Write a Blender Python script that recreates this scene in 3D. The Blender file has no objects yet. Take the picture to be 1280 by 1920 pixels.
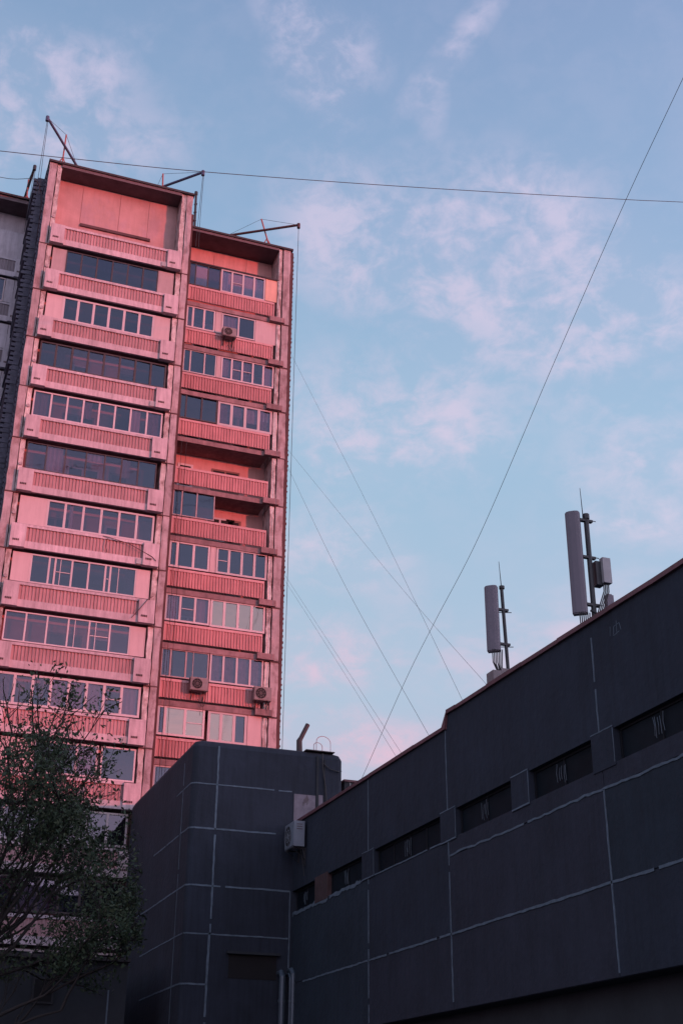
import bpy, math, random
from mathutils import Vector, Matrix
random.seed(7)
rad = math.radians
S = bpy.context.scene
COL = S.collection

# ------------------------------------------------------------------ camera
FW = Vector((0.30946564, 0.84210139, 0.44169703))
RT = Vector((0.93747651, -0.34798566, 0.00661639))
UP = Vector((-0.15927591, -0.41203304, 0.89713988))
cd = bpy.data.cameras.new('camera'); cam = bpy.data.objects.new('camera', cd); COL.objects.link(cam)
cam.matrix_world = Matrix(((RT.x, UP.x, -FW.x, 0), (RT.y, UP.y, -FW.y, 0), (RT.z, UP.z, -FW.z, 1.6), (0, 0, 0, 1)))
cd.sensor_fit = 'VERTICAL'; cd.sensor_height = 36; cd.lens = 44.78
cd.clip_start = 0.1; cd.clip_end = 5000
S.camera = cam

# ------------------------------------------------------------------ light
SUN_EL = rad(3.0); SUN_T = rad(33.0)                # sun low, to the right and behind the viewer
sdir = Vector((math.sin(SUN_T) * math.cos(SUN_EL), -math.cos(SUN_T) * math.cos(SUN_EL), math.sin(SUN_EL)))
sl = bpy.data.lights.new('sun', 'SUN'); sl.energy = 3.25; sl.angle = rad(0.6); sl.color = (1.0, 0.135, 0.105)
so = bpy.data.objects.new('sun', sl); COL.objects.link(so)
so.rotation_euler = (-sdir).to_track_quat('-Z', 'Y').to_euler(); so.location = (60, -60, 60)

S.view_settings.view_transform = 'Standard'; S.view_settings.look = 'None'
S.view_settings.exposure = 0.0; S.view_settings.gamma = 1.0
try: S.view_settings.use_curve_mapping = False
except Exception: pass

# ------------------------------------------------------------------ sky
W = bpy.data.worlds.new('World'); S.world = W; W.use_nodes = True
nt = W.node_tree; nt.nodes.clear()
def N(t, **k):
    n = nt.nodes.new(t)
    for a, b in k.items(): setattr(n, a, b)
    return n
def LK(a, b): nt.links.new(a, b)
def M(op, a, b=None, c=None, clamp=False):
    n = N('ShaderNodeMath', operation=op); n.use_clamp = clamp
    for i, v in enumerate((a, b, c)):
        if v is None: continue
        if isinstance(v, (int, float)): n.inputs[i].default_value = v
        else: LK(v, n.inputs[i])
    return n.outputs[0]
tc = N('ShaderNodeTexCoord'); sep = N('ShaderNodeSeparateXYZ'); LK(tc.outputs['Generated'], sep.inputs[0])
az = M('ARCTAN2', sep.outputs[0], sep.outputs[1]); el = M('ARCSINE', sep.outputs[2])
cmb = N('ShaderNodeCombineXYZ'); LK(az, cmb.inputs[0]); LK(el, cmb.inputs[1])
def srgb(r, g, b):
    f = lambda c: (c / 255 / 12.92) if c / 255 <= .04045 else ((c / 255 + .055) / 1.055) ** 2.4
    return (f(r), f(g), f(b), 1)
ramp = N('ShaderNodeValToRGB'); LK(M('DIVIDE', el, math.pi / 2), ramp.inputs[0])
cr = ramp.color_ramp
stops = [(0.0, (212, 176, 190)), (0.10, (198, 190, 212)), (0.2, (184, 206, 226)), (0.33, (163, 200, 226)), (0.43, (150, 183, 217)), (0.54, (134, 163, 202)), (0.75, (100, 136, 180)), (1.0, (86, 120, 168))]
cr.elements[0].position = 0; cr.elements[0].color = srgb(*stops[0][1])
cr.elements[1].position = 1; cr.elements[1].color = srgb(*stops[-1][1])
for p_, c_ in stops[1:-1]:
    e_ = cr.elements.new(p_); e_.color = srgb(*c_)
# slight shift to violet towards the right of the frame
azt = M('MULTIPLY_ADD', az, 1.1, 0.05, clamp=True)
vio = N('ShaderNodeMix', data_type='RGBA'); LK(M('MULTIPLY', azt, 0.22), vio.inputs[0]); LK(ramp.outputs[0], vio.inputs[6]); vio.inputs[7].default_value = srgb(140, 150, 200)
sky = N('ShaderNodeTexSky', sky_type='NISHITA'); sky.sun_disc = False; sky.sun_elevation = SUN_EL; sky.sun_rotation = math.atan2(sdir.x, sdir.y)
skm = N('ShaderNodeVectorMath', operation='SCALE'); LK(sky.outputs[0], skm.inputs[0]); skm.inputs[3].default_value = 0.12
base = N('ShaderNodeMix', data_type='RGBA'); base.inputs[0].default_value = 0.08; LK(vio.outputs[2], base.inputs[6]); LK(skm.outputs[0], base.inputs[7])
# wisps of cloud : patches of the dome (azimuth, elevation in radians, half sizes, tilt, weight)
CLOUDS = [(0.4854, 0.6683, 0.1866, 0.0793, -0.077, 1.0), (0.5369, 0.6164, 0.1651, 0.0674, 0.074, 1.0), (0.3396, 0.6758, 0.0865, 0.0675, -0.596, 1.0), (0.4124, 0.6553, 0.1241, 0.0615, -0.03, 0.8), (0.3614, 0.4994, 0.1072, 0.0439, 0.003, 0.9), (0.3515, 0.5369, 0.1093, 0.0626, 0.007, 0.7), (0.4439, 0.5439, 0.0875, 0.0624, -0.04, 0.8), (0.4664, 0.5098, 0.0643, 0.0374, -0.049, 0.6), (0.5685, 0.5893, 0.0883, 0.0918, -0.462, 0.9), (0.6403, 0.5893, 0.0798, 0.0483, 0.022, 0.9), (0.6173, 0.4863, 0.0967, 0.0549, 0.146, 0.8), (0.6112, 0.4357, 0.0809, 0.0244, -0.101, 0.8), (0.3027, 0.8134, 0.1113, 0.0353, -0.827, 1.0), (0.3373, 0.7993, 0.0764, 0.0414, 0.018, 1.0), (0.4734, 0.8075, 0.1019, 0.0176, 0.612, 0.9), (0.4431, 0.7678, 0.0207, 0.0358, -0.059, 0.6), (0.0196, 0.7807, 0.1454, 0.0344, -0.1, 0.7), (0.0413, 0.7281, 0.1568, 0.0761, 0.044, 1.0), (0.0994, 0.7214, 0.0474, 0.0474, 0.178, 0.6), (0.3385, 0.4322, 0.0899, 0.0377, 0.013, 0.8), (0.3571, 0.4073, 0.0478, 0.0188, 0.005, 0.5), (0.3353, 0.3489, 0.0864, 0.0375, -0.162, 0.9), (0.3355, 0.3365, 0.0594, 0.0187, 0.013, 0.7), (0.3449, 0.2833, 0.1031, 0.0278, 0.009, 1.0), (0.3963, 0.2753, 0.0577, 0.0185, -0.005, 0.7), (0.547, 0.3606, 0.1315, 0.0431, 0.288, 0.5), (0.3891, 0.4198, 0.0343, 0.0565, 0.516, 0.4), (0.3536, 0.2632, 0.0766, 0.0247, 0.007, 0.8), (0.4502, 0.3482, 0.1058, 0.0373, -0.026, 0.35), (0.5288, 0.693, 0.0707, 0.0362, -0.108, 0.6), (0.5449, 0.648, 0.061, 0.073, -0.111, 0.7), (0.1667, 0.7292, 0.0722, 0.0299, 0.135, 0.4), (0.097, 0.7668, 0.0975, 0.0234, 0.714, 0.4)]
def wnoise(scale, detail, rough, dist, sx=1.0, sy=1.0, off=0):
    mp = N('ShaderNodeMapping'); LK(cmb.outputs[0], mp.inputs[0]); mp.inputs['Scale'].default_value = (sx, sy, 1); mp.inputs['Location'].default_value = (off, off * .7, 0)
    n = N('ShaderNodeTexNoise'); LK(mp.outputs[0], n.inputs['Vector']); n.inputs['Scale'].default_value = scale
    n.inputs['Detail'].default_value = detail; n.inputs['Roughness'].default_value = rough; n.inputs['Distortion'].default_value = dist
    return n.outputs[0]
acc = None
for (a0, e0, ra, re, tilt, wt) in CLOUDS:
    mp = N('ShaderNodeMapping', vector_type='TEXTURE'); LK(cmb.outputs[0], mp.inputs[0])
    mp.inputs['Location'].default_value = (a0, e0, 0); mp.inputs['Rotation'].default_value = (0, 0, tilt); mp.inputs['Scale'].default_value = (ra, re, 1)
    g = N('ShaderNodeTexGradient', gradient_type='QUADRATIC_SPHERE'); LK(mp.outputs[0], g.inputs[0])
    v = M('MULTIPLY', M('POWER', g.outputs[1], 0.6), wt); acc = v if acc is None else M('ADD', acc, v)
# generic cover for the part of the sky behind the viewer
back = M('MULTIPLY', M('SUBTRACT', wnoise(2.2, 3, .5, .3, 1, 1.6, 5), 0.42), M('MULTIPLY', M('SUBTRACT', M('ABSOLUTE', az), 1.0, clamp=True), 4.0, clamp=True), clamp=True)
acc = M('ADD', acc, M('MULTIPLY', back, 5.0))
n1 = wnoise(13, 8, .6, .35, 1.0, 1.35, 3.1); n2 = wnoise(34, 6, .6, .4, 1.0, 1.7, 1.3)
tex = M('ADD', M('MULTIPLY', n1, .60), M('MULTIPLY', n2, .40))
body = M('POWER', M('MINIMUM', M('MULTIPLY', acc, 1.25), 1.0), 0.8)
lace = N('ShaderNodeMapRange', interpolation_type='SMOOTHSTEP'); LK(tex, lace.inputs[0]); lace.inputs[1].default_value = .41; lace.inputs[2].default_value = .63
veil = M('MULTIPLY', wnoise(5, 6, .6, .4, 1, 2.2, 8), 0.16)
dens = M('ADD', M('MULTIPLY', body, M('MULTIPLY_ADD', lace.outputs[0], .70, .12)), M('MULTIPLY', veil, lace.outputs[0]), clamp=True)
ccol = N('ShaderNodeValToRGB'); LK(M('DIVIDE', el, math.pi / 2), ccol.inputs[0])
ccol.color_ramp.elements[0].position = 0.1; ccol.color_ramp.elements[0].color = srgb(236, 184, 202)
ccol.color_ramp.elements[1].position = 0.6; ccol.color_ramp.elements[1].color = srgb(186, 188, 220)
e_ = ccol.color_ramp.elements.new(0.28); e_.color = srgb(214, 205, 226)
mixc = N('ShaderNodeMix', data_type='RGBA'); LK(dens, mixc.inputs[0]); LK(base.outputs[2], mixc.inputs[6]); LK(ccol.outputs[0], mixc.inputs[7])
# afterglow : the sky on the sun's side is brighter and rosier than the half in view
dot = N('ShaderNodeVectorMath', operation='DOT_PRODUCT'); LK(tc.outputs['Generated'], dot.inputs[0]); dot.inputs[1].default_value = (math.sin(SUN_T), -math.cos(SUN_T), 0)
side = M('POWER', M('MAXIMUM', M('MULTIPLY_ADD', dot.outputs['Value'], .5, .5), 0.0), 3.0)
low = M('POWER', 2.718, M('MULTIPLY', M('ABSOLUTE', el), -1.7))
glow = N('ShaderNodeVectorMath', operation='SCALE'); glow.inputs[0].default_value = (1.75, 1.65, 2.35); LK(M('MULTIPLY', side, low), glow.inputs[3])
low2 = M('POWER', 2.718, M('MULTIPLY', M('ABSOLUTE', el), -5.0))
glow2 = N('ShaderNodeVectorMath', operation='SCALE'); glow2.inputs[0].default_value = (2.6, 1.35, .6); LK(M('MULTIPLY', M('MULTIPLY', side, side), low2), glow2.inputs[3])
lit0 = N('ShaderNodeVectorMath', operation='ADD'); LK(mixc.outputs[2], lit0.inputs[0]); LK(glow.outputs[0], lit0.inputs[1])
lit = N('ShaderNodeVectorMath', operation='ADD'); LK(lit0.outputs[0], lit.inputs[0]); LK(glow2.outputs[0], lit.inputs[1])
# below the horizon: dull ground tone
gm = N('ShaderNodeMix', data_type='RGBA'); LK(M('MULTIPLY', M('MULTIPLY', el, -1.0), 20.0, clamp=True), gm.inputs[0]); LK(lit.outputs[0], gm.inputs[6]); gm.inputs[7].default_value = (.05, .05, .06, 1)
sc = N('ShaderNodeVectorMath', operation='SCALE'); LK(gm.outputs[2], sc.inputs[0]); sc.inputs[3].default_value = 10.0
bg = N('ShaderNodeBackground'); LK(sc.outputs[0], bg.inputs[0]); bg.inputs[1].default_value = 0.1
wo = N('ShaderNodeOutputWorld'); LK(bg.outputs[0], wo.inputs[0])

# ------------------------------------------------------------------ materials
MATS = {}
def mat(name, col, rough=0.85, var=0.15, scale=2.0, streak=0.0, bump=0.0, metal=0.0, col2=None, patch=0.0, spec=0.4):
    if name in MATS: return MATS[name]
    m = bpy.data.materials.new(name); m.use_nodes = True; t = m.node_tree; b = t.nodes['Principled BSDF']
    def nn(ty, **k):
        n = t.nodes.new(ty)
        for a, c in k.items(): setattr(n, a, c)
        return n
    geo = nn('ShaderNodeNewGeometry')
    noi = nn('ShaderNodeTexNoise'); noi.inputs['Scale'].default_value = scale; noi.inputs['Detail'].default_value = 8; noi.inputs['Roughness'].default_value = .65
    t.links.new(geo.outputs['Position'], noi.inputs['Vector'])
    mr = nn('ShaderNodeMapRange'); mr.inputs[1].default_value = .25; mr.inputs[2].default_value = .75; mr.inputs[3].default_value = 1 - var; mr.inputs[4].default_value = 1 + var
    t.links.new(noi.outputs[0], mr.inputs[0]); fac = mr.outputs[0]
    if streak > 0:
        mp = nn('ShaderNodeMapping'); mp.inputs['Scale'].default_value = (3.5, 3.5, .35); t.links.new(geo.outputs['Position'], mp.inputs[0])
        n2 = nn('ShaderNodeTexNoise'); n2.inputs['Scale'].default_value = 1.6; n2.inputs['Detail'].default_value = 6; n2.inputs['Roughness'].default_value = .7; t.links.new(mp.outputs[0], n2.inputs['Vector'])
        m2 = nn('ShaderNodeMapRange'); m2.inputs[1].default_value = .42; m2.inputs[2].default_value = .72; m2.inputs[3].default_value = 1.0; m2.inputs[4].default_value = 1 - streak
        t.links.new(n2.outputs[0], m2.inputs[0])
        mu = nn('ShaderNodeMath', operation='MULTIPLY'); t.links.new(fac, mu.inputs[0]); t.links.new(m2.outputs[0], mu.inputs[1]); fac = mu.outputs[0]
    oi = nn('ShaderNodeObjectInfo'); om = nn('ShaderNodeMapRange'); om.inputs[3].default_value = .86; om.inputs[4].default_value = 1.08; t.links.new(oi.outputs['Random'], om.inputs[0])
    mo = nn('ShaderNodeMath', operation='MULTIPLY'); t.links.new(fac, mo.inputs[0]); t.links.new(om.outputs[0], mo.inputs[1]); fac = mo.outputs[0]
    vm = nn('ShaderNodeVectorMath', operation='SCALE'); t.links.new(fac, vm.inputs[3])
    if col2 is not None:
        mp3 = nn('ShaderNodeMapping'); mp3.inputs['Scale'].default_value = (1, 1, .5); t.links.new(geo.outputs['Position'], mp3.inputs[0])
        n3 = nn('ShaderNodeTexNoise'); n3.inputs['Scale'].default_value = scale * .9; n3.inputs['Detail'].default_value = 9; n3.inputs['Roughness'].default_value = .72; t.links.new(mp3.outputs[0], n3.inputs['Vector'])
        m3 = nn('ShaderNodeMapRange'); m3.inputs[1].default_value = .62 - patch * .3; m3.inputs[2].default_value = .68 - patch * .2; t.links.new(n3.outputs[0], m3.inputs[0])
        mx = nn('ShaderNodeMix', data_type='RGBA'); t.links.new(m3.outputs[0], mx.inputs[0]); mx.inputs[6].default_value = (*col, 1); mx.inputs[7].default_value = (*col2, 1)
        t.links.new(mx.outputs[2], vm.inputs[0])
    else: vm.inputs[0].default_value = col
    t.links.new(vm.outputs[0], b.inputs['Base Color'])
    b.inputs['Roughness'].default_value = rough; b.inputs['Metallic'].default_value = metal
    b.inputs['Specular IOR Level'].default_value = spec
    if bump > 0:
        n4 = nn('ShaderNodeTexNoise'); n4.inputs['Scale'].default_value = scale * 9; n4.inputs['Detail'].default_value = 5; t.links.new(geo.outputs['Position'], n4.inputs['Vector'])
        bu = nn('ShaderNodeBump'); bu.inputs['Strength'].default_value = bump; bu.inputs['Distance'].default_value = .02; t.links.new(n4.outputs[0], bu.inputs['Height']); t.links.new(bu.outputs[0], b.inputs['Normal'])
    MATS[name] = m; return m
def glass(name, tint, refl, gcol=(.74, .80, 1)):
    m = bpy.data.materials.new(name); m.use_nodes = True; t = m.node_tree; t.nodes.clear()
    tr = t.nodes.new('ShaderNodeBsdfTransparent'); tr.inputs[0].default_value = (*tint, 1)
    gl = t.nodes.new('ShaderNodeBsdfGlossy'); gl.inputs['Roughness'].default_value = .03; gl.inputs[0].default_value = (*gcol, 1)
    geo = t.nodes.new('ShaderNodeNewGeometry'); no = t.nodes.new('ShaderNodeTexNoise'); no.inputs['Scale'].default_value = 1.1; t.links.new(geo.outputs['Position'], no.inputs['Vector'])
    bu = t.nodes.new('ShaderNodeBump'); bu.inputs['Strength'].default_value = .35; bu.inputs['Distance'].default_value = .02; t.links.new(no.outputs[0], bu.inputs['Height']); t.links.new(bu.outputs[0], gl.inputs['Normal'])
    lw = t.nodes.new('ShaderNodeFresnel'); lw.inputs[0].default_value = 1.5
    a = t.nodes.new('ShaderNodeMath'); a.operation = 'ADD'; a.inputs[1].default_value = refl; t.links.new(lw.outputs[0], a.inputs[0])
    mx = t.nodes.new('ShaderNodeMixShader'); t.links.new(a.outputs[0], mx.inputs[0]); t.links.new(tr.outputs[0], mx.inputs[1]); t.links.new(gl.outputs[0], mx.inputs[2])
    o = t.nodes.new('ShaderNodeOutputMaterial'); t.links.new(mx.outputs[0], o.inputs[0]); MATS[name] = m; return m

CONC = mat('pale painted concrete', (.50, .405, .445), var=.16, scale=1.3, streak=.38, bump=.3)
PIER = mat('weathered pier concrete', (.38, .31, .33), var=.25, scale=1.7, streak=.35, bump=.6, col2=(.26, .19, .2), patch=.35)
PIER2 = mat('flaking plaster', (.54, .48, .48), var=.3, scale=2.6, streak=.3, bump=.8, col2=(.3, .22, .22), patch=.5)
BACK = mat('cream loggia wall', (.52, .27, .265), var=.12, scale=1.2, streak=.2, bump=.2)
TOPW = mat('stained top wall', (.44, .26, .26), var=.2, scale=.7, streak=.12, bump=.3, col2=(.40, .25, .27), patch=.3)
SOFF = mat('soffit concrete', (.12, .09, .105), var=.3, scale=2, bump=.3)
DFR = mat('dull black frame', (.014, .016, .021), rough=.7, var=.2, spec=.15)  # frame in one near-black tone, close to its panes
CORL = mat('faded pink corrugated sheet', (.42, .245, .262), rough=.7, var=.16, scale=1.1, streak=.36)
CORR = mat('coral corrugated sheet', (.45, .205, .215), rough=.65, var=.16, scale=1.1, streak=.34)
CORF = mat('coral sheet rim', (.50, .265, .28), rough=.6, var=.12, scale=2.1, streak=.25)
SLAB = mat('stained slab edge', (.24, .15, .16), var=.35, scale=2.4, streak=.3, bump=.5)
MAROON = mat('dark maroon paint', (.085, .042, .046), var=.25, scale=2.0, streak=.3)
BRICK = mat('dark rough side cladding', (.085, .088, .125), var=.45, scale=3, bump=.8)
DARKF = mat('dark window frame', (.045, .03, .035), rough=.5, var=.2)
WHITEF = mat('white plastic frame', (.46, .38, .41), rough=.45, var=.06)
THINF = mat('weathered pale frame', (.36, .27, .29), rough=.6, var=.25, scale=5)
BROWNF = mat('brown door frame', (.16, .07, .06), rough=.6, var=.25)
INF_P = mat('pale infill board', (.48, .36, .38), rough=.6, var=.08, scale=.8, streak=.12)
INF_G = mat('grey infill board', (.36, .27, .28), rough=.6, var=.12, scale=1, streak=.2)
INF_O = mat('orange infill board', (.54, .31, .25), rough=.6, var=.12, scale=1.2, streak=.15)
CURT = mat('white curtain', (.66, .58, .6), rough=.95, var=.15, scale=4)
CURTP = mat('patterned violet curtain', (.34, .22, .28), rough=.95, var=.5, scale=5)
BLACK = mat('black opening', (.012, .011, .013), rough=.9, var=.2)
SLOT = mat('dark vent slot', (.09, .05, .055), rough=.9, var=.3)
ROOFM = mat('dark roofing felt', (.04, .035, .04), rough=.9, var=.3)
RUST = mat('red oxide steel', (.30, .09, .08), rough=.6, var=.35, scale=4)
BLUEM = mat('blue painted steel', (.06, .07, .14), rough=.5, var=.3, scale=4)
DSTEEL = mat('dark steel', (.028, .03, .037), rough=.5, var=.3, scale=6)
ACD = mat('dirty grey casing', (.20, .17, .18), rough=.6, var=.25, scale=4)
GREYP = mat('grey painted metal', (.30, .29, .31), rough=.5, var=.15, scale=4)
WINGC = mat('grey wing concrete', (.44, .42, .48), var=.16, scale=1.3, streak=.3, bump=.3)
WINGP = mat('grey wing panelling', (.25, .225, .26), var=.15, scale=1.5, streak=.25)
GL_D = glass('dark reflecting glass', (.24, .23, .32), .03)
GL_M = glass('clear glass', (.60, .56, .62), .015)
GL_R = glass('mirror glass', (.3, .3, .32), .16, (1.0, .78, .72))
GL_K = mat('dull black glass', (.008, .012, .018), rough=.6, var=.3, scale=2, spec=.08)  # opaque, rough, near-black pane
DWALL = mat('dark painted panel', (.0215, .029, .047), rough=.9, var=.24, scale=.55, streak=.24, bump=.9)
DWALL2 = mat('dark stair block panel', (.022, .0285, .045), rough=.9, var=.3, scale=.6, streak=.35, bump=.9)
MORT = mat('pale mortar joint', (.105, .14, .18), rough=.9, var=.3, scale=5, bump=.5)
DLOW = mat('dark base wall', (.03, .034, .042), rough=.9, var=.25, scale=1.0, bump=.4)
COPM = mat('rust and low-sun red coping sheet', (.13, .055, .065), rough=.6, var=.4, scale=1.4)  # rust red that also paints in the sun's pink rim
PATCH = mat('bare pale concrete patch', (.17, .15, .18), var=.3, scale=4, bump=.5, col2=(.1, .08, .09), patch=.15)
REDB = mat('reddish brick pillar', (.07, .04, .042), var=.3, scale=4, bump=.4)
RADOME = mat('pale radome plastic', (.15, .13, .165), rough=.5, var=.07, scale=2)
ACW = mat('white painted casing', (.19, .215, .26), rough=.45, var=.08, scale=3)
PIPEM = mat('galvanised pipe', (.075, .10, .13), rough=.45, var=.25, scale=3, metal=.3)
BARK = mat('dark bark', (.022, .018, .018), var=.3, scale=6, bump=.5)
GROUND = mat('asphalt', (.05, .05, .053), var=.25, scale=.8, bump=.3)
CABLE = mat('black cable', (.03, .03, .035), rough=.6, var=.1)

# ------------------------------------------------------------------ helpers
class MB:
    def __init__(s): s.v = []; s.f = []; s.mi = []
    def hexa(s, p, m=0):                # p: 8 corners, bottom ring then top ring (counter-clockwise from above)
        b = len(s.v); s.v += [tuple(q) for q in p]
        for q in ((3, 2, 1, 0), (4, 5, 6, 7), (0, 1, 5, 4), (1, 2, 6, 5), (2, 3, 7, 6), (3, 0, 4, 7)):
            s.f.append(tuple(b + i for i in q)); s.mi.append(m)
    def box(s, x0, x1, y0, y1, z0, z1, m=0):
        s.hexa([(x0, y0, z0), (x1, y0, z0), (x1, y1, z0), (x0, y1, z0), (x0, y0, z1), (x1, y0, z1), (x1, y1, z1), (x0, y1, z1)], m)
    def tube(s, pts, r, n=6, m=0, cap=True):
        pts = [Vector(p) for p in pts]; rs = r if isinstance(r, (list, tuple)) else [r] * len(pts)
        b = len(s.v); prev = None
        for i, p in enumerate(pts):
            d = (pts[min(i + 1, len(pts) - 1)] - pts[max(i - 1, 0)]).normalized()
            a = Vector((0, 0, 1)) if abs(d.z) < .9 else Vector((1, 0, 0))
            u = d.cross(a).normalized() if prev is None else (prev - d * prev.dot(d)).normalized()
            prev = u; w = d.cross(u)
            for k in range(n):
                t = 2 * math.pi * k / n; s.v.append(tuple(p + (u * math.cos(t) + w * math.sin(t)) * rs[i]))
        for i in range(len(pts) - 1):
            for k in range(n):
                s.f.append((b + i * n + k, b + i * n + (k + 1) % n, b + (i + 1) * n + (k + 1) % n, b + (i + 1) * n + k)); s.mi.append(m)
        if cap:
            s.f.append(tuple(b + k for k in reversed(range(n)))); s.mi.append(m)
            s.f.append(tuple(b + (len(pts) - 1) * n + k for k in range(n))); s.mi.append(m)
    def prism(s, xy, z0, z1, m=0):
        n = len(xy); b = len(s.v)
        zt = z1 if isinstance(z1, (list, tuple)) else [z1] * n
        s.v += [(x, y, z0) for x, y in xy] + [(x, y, zt[i]) for i, (x, y) in enumerate(xy)]
        s.f.append(tuple(b + k for k in reversed(range(n)))); s.mi.append(m)
        s.f.append(tuple(b + n + k for k in range(n))); s.mi.append(m)
        for k in range(n):
            s.f.append((b + k, b + (k + 1) % n, b + n + (k + 1) % n, b + n + k)); s.mi.append(m)
    def build(s, name, mats, parent=None, smooth=False, loc=None):
        o0 = Vector(parent.get('_org', (0, 0, 0))) if parent else Vector((0, 0, 0))
        me = bpy.data.meshes.new(name); me.from_pydata([tuple(Vector(v) - o0) for v in s.v], [], s.f)
        for m in (mats if isinstance(mats, (list, tuple)) else [mats]): me.materials.append(m)
        me.polygons.foreach_set('material_index', s.mi)
        if smooth: me.polygons.foreach_set('use_smooth', [True] * len(s.f))
        me.update(); o = bpy.data.objects.new(name, me); COL.objects.link(o)
        if parent:
            o.parent = parent; o['_org'] = tuple(o0)
        if loc: o.location = loc
        return o
def tag(o, label=None, cat=None, group=None, kind=None):
    for k, v in (('label', label), ('category', cat), ('group', group), ('kind', kind)):
        if v: o[k] = v
    return o
def thing(name, label, cat, loc, group=None):
    o = bpy.data.objects.new(name, None); COL.objects.link(o); o.location = loc; o.empty_display_size = .3
    o['_org'] = tuple(loc); return tag(o, label, cat, group)

# ------------------------------------------------------------------ ground
g = MB(); g.box(-1500, 1500, -1500, 1500, -.5, 0); tag(g.build('ground', GROUND), 'dark ground', None, kind='structure')

# ------------------------------------------------------------------ tower
TW = thing('apartment_tower', 'tall panel-built apartment tower with pink sunlit balconies and stepped front', 'apartment tower', (10, 58, 0))
RZ = 47.22
def corr(mb, x0, x1, y, z0, z1, pitch=.15, d=.045, m=0):
    n = max(2, round((x1 - x0) / pitch)); p = (x1 - x0) / n; pts = []
    for i in range(n):
        a = x0 + i * p
        pts += [(a, y), (a + p * .42, y), (a + p * .55, y + d), (a + p * .87, y + d)]
    pts.append((x1, y))
    b = len(mb.v)
    for x, yy in pts: mb.v += [(x, yy, z0), (x, yy, z1)]
    for i in range(len(pts) - 1):
        mb.f.append((b + 2 * i, b + 2 * i + 2, b + 2 * i + 3, b + 2 * i + 1)); mb.mi.append(m)
    # back sheet gives the panel its thickness
    mb.box(x0, x1, y + d + .01, y + d + .03, z0, z1, m)

def window(x0, x1, z0, z1, y, n, frame, gl, curtains=(), fw=.06, opened=(), transom=(), widths=None, cm=None):
    ws = widths or [1] * n; tot = sum(ws); xs = [x0]
    for w in ws: xs.append(xs[-1] + (x1 - x0) * w / tot)
    f = MB(); f.box(x0, x1, y, y + .07, z0, z0 + fw); f.box(x0, x1, y, y + .07, z1 - fw, z1)
    for i, x in enumerate(xs):
        a, b = (x, x + fw) if i == 0 else ((x - fw, x) if i == n else (x - fw * .6, x + fw * .6))
        f.box(a, b, y + .003, y + .067, z0 + fw, z1 - fw)
    for i in transom:
        zt = z0 + (z1 - z0) * .5; f.box(xs[i] + fw, xs[i + 1] - fw, y + .01, y + .05, zt - .018, zt + .018)
    for i in opened:   # inner light sash lines
        xm = xs[i] + (xs[i + 1] - xs[i]) * .3; f.box(xm, xm + .03, y + .012, y + .05, z0 + fw, z1 - fw)
    fo = f.build('window', frame, TW)
    p = MB()
    for i in range(n):
        a, b = xs[i] + fw * .5, xs[i + 1] - fw * .5
        t1, t2, t3 = (random.gauss(0, .008) for _ in range(3))
        yy = y + .035
        p.hexa([(a, yy + t1, z0 + fw), (b, yy - t1, z0 + fw), (b, yy - t1 + .008, z0 + fw), (a, yy + t1 + .008, z0 + fw),
                (a, yy + t1 + t2, z1 - fw), (b, yy - t1 + t2, z1 - fw), (b, yy - t1 + t2 + .008, z1 - fw), (a, yy + t1 + t2 + .008, z1 - fw)], random.choice((0, 0, 0, 0, 1, 2)))
    p.build('pane', [gl, GL_D, GL_M], fo)
    if gl is not GL_R and y < 57:
        curtains = list(curtains)
        for i in range(n):
            if random.random() < .22:
                u0 = (xs[i] - x0) / (x1 - x0); u1 = (xs[i + 1] - x0) / (x1 - x0); a_ = u0 + (u1 - u0) * random.uniform(.05, .6)
                curtains.append((a_, min(u1, a_ + (u1 - u0) * random.uniform(.2, .5)), random.choice((CURT, CURTP, INF_G)), random.choice((0, 0, .3)), random.choice((1, 1, .7, .45))) if random.random() < .7 else (u0 + .003, u1 - .003, random.choice((CURT, INF_G)), random.uniform(.45, .8), 1))
    for c in curtains:     # (pane index from, to as fractions of the span, material, top fraction, bottom fraction)
        u0, u1, mt, zb, zt = c
        a, b = x0 + (x1 - x0) * u0, x0 + (x1 - x0) * u1
        k = max(4, int((b - a) / .06)); cm_ = MB(); bb = len(cm_.v)
        for i in range(k + 1):
            x = a + (b - a) * i / k; yy = y + .16 + .035 * math.sin(i * 1.9 + random.random())
            cm_.v += [(x, yy, z0 + (z1 - z0) * zb), (x, yy, z0 + (z1 - z0) * zt)]
        for i in range(k): cm_.f.append((bb + 2 * i, bb + 2 * i + 2, bb + 2 * i + 3, bb + 2 * i + 1)); cm_.mi.append(0)
        cm_.build('curtain', mt, fo, smooth=True)
    return fo
def infill(x0, x1, z0, z1, y, m, ribs=False):
    b = MB(); b.box(x0, x1, y, y + .05, z0, z1)
    if ribs:
        b.box(x0, x0 + .035, y - .012, y - .001, z0, z1); b.box(x1 - .035, x1, y - .012, y - .001, z0, z1)
    return b.build('infill_panel', m, TW)

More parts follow.
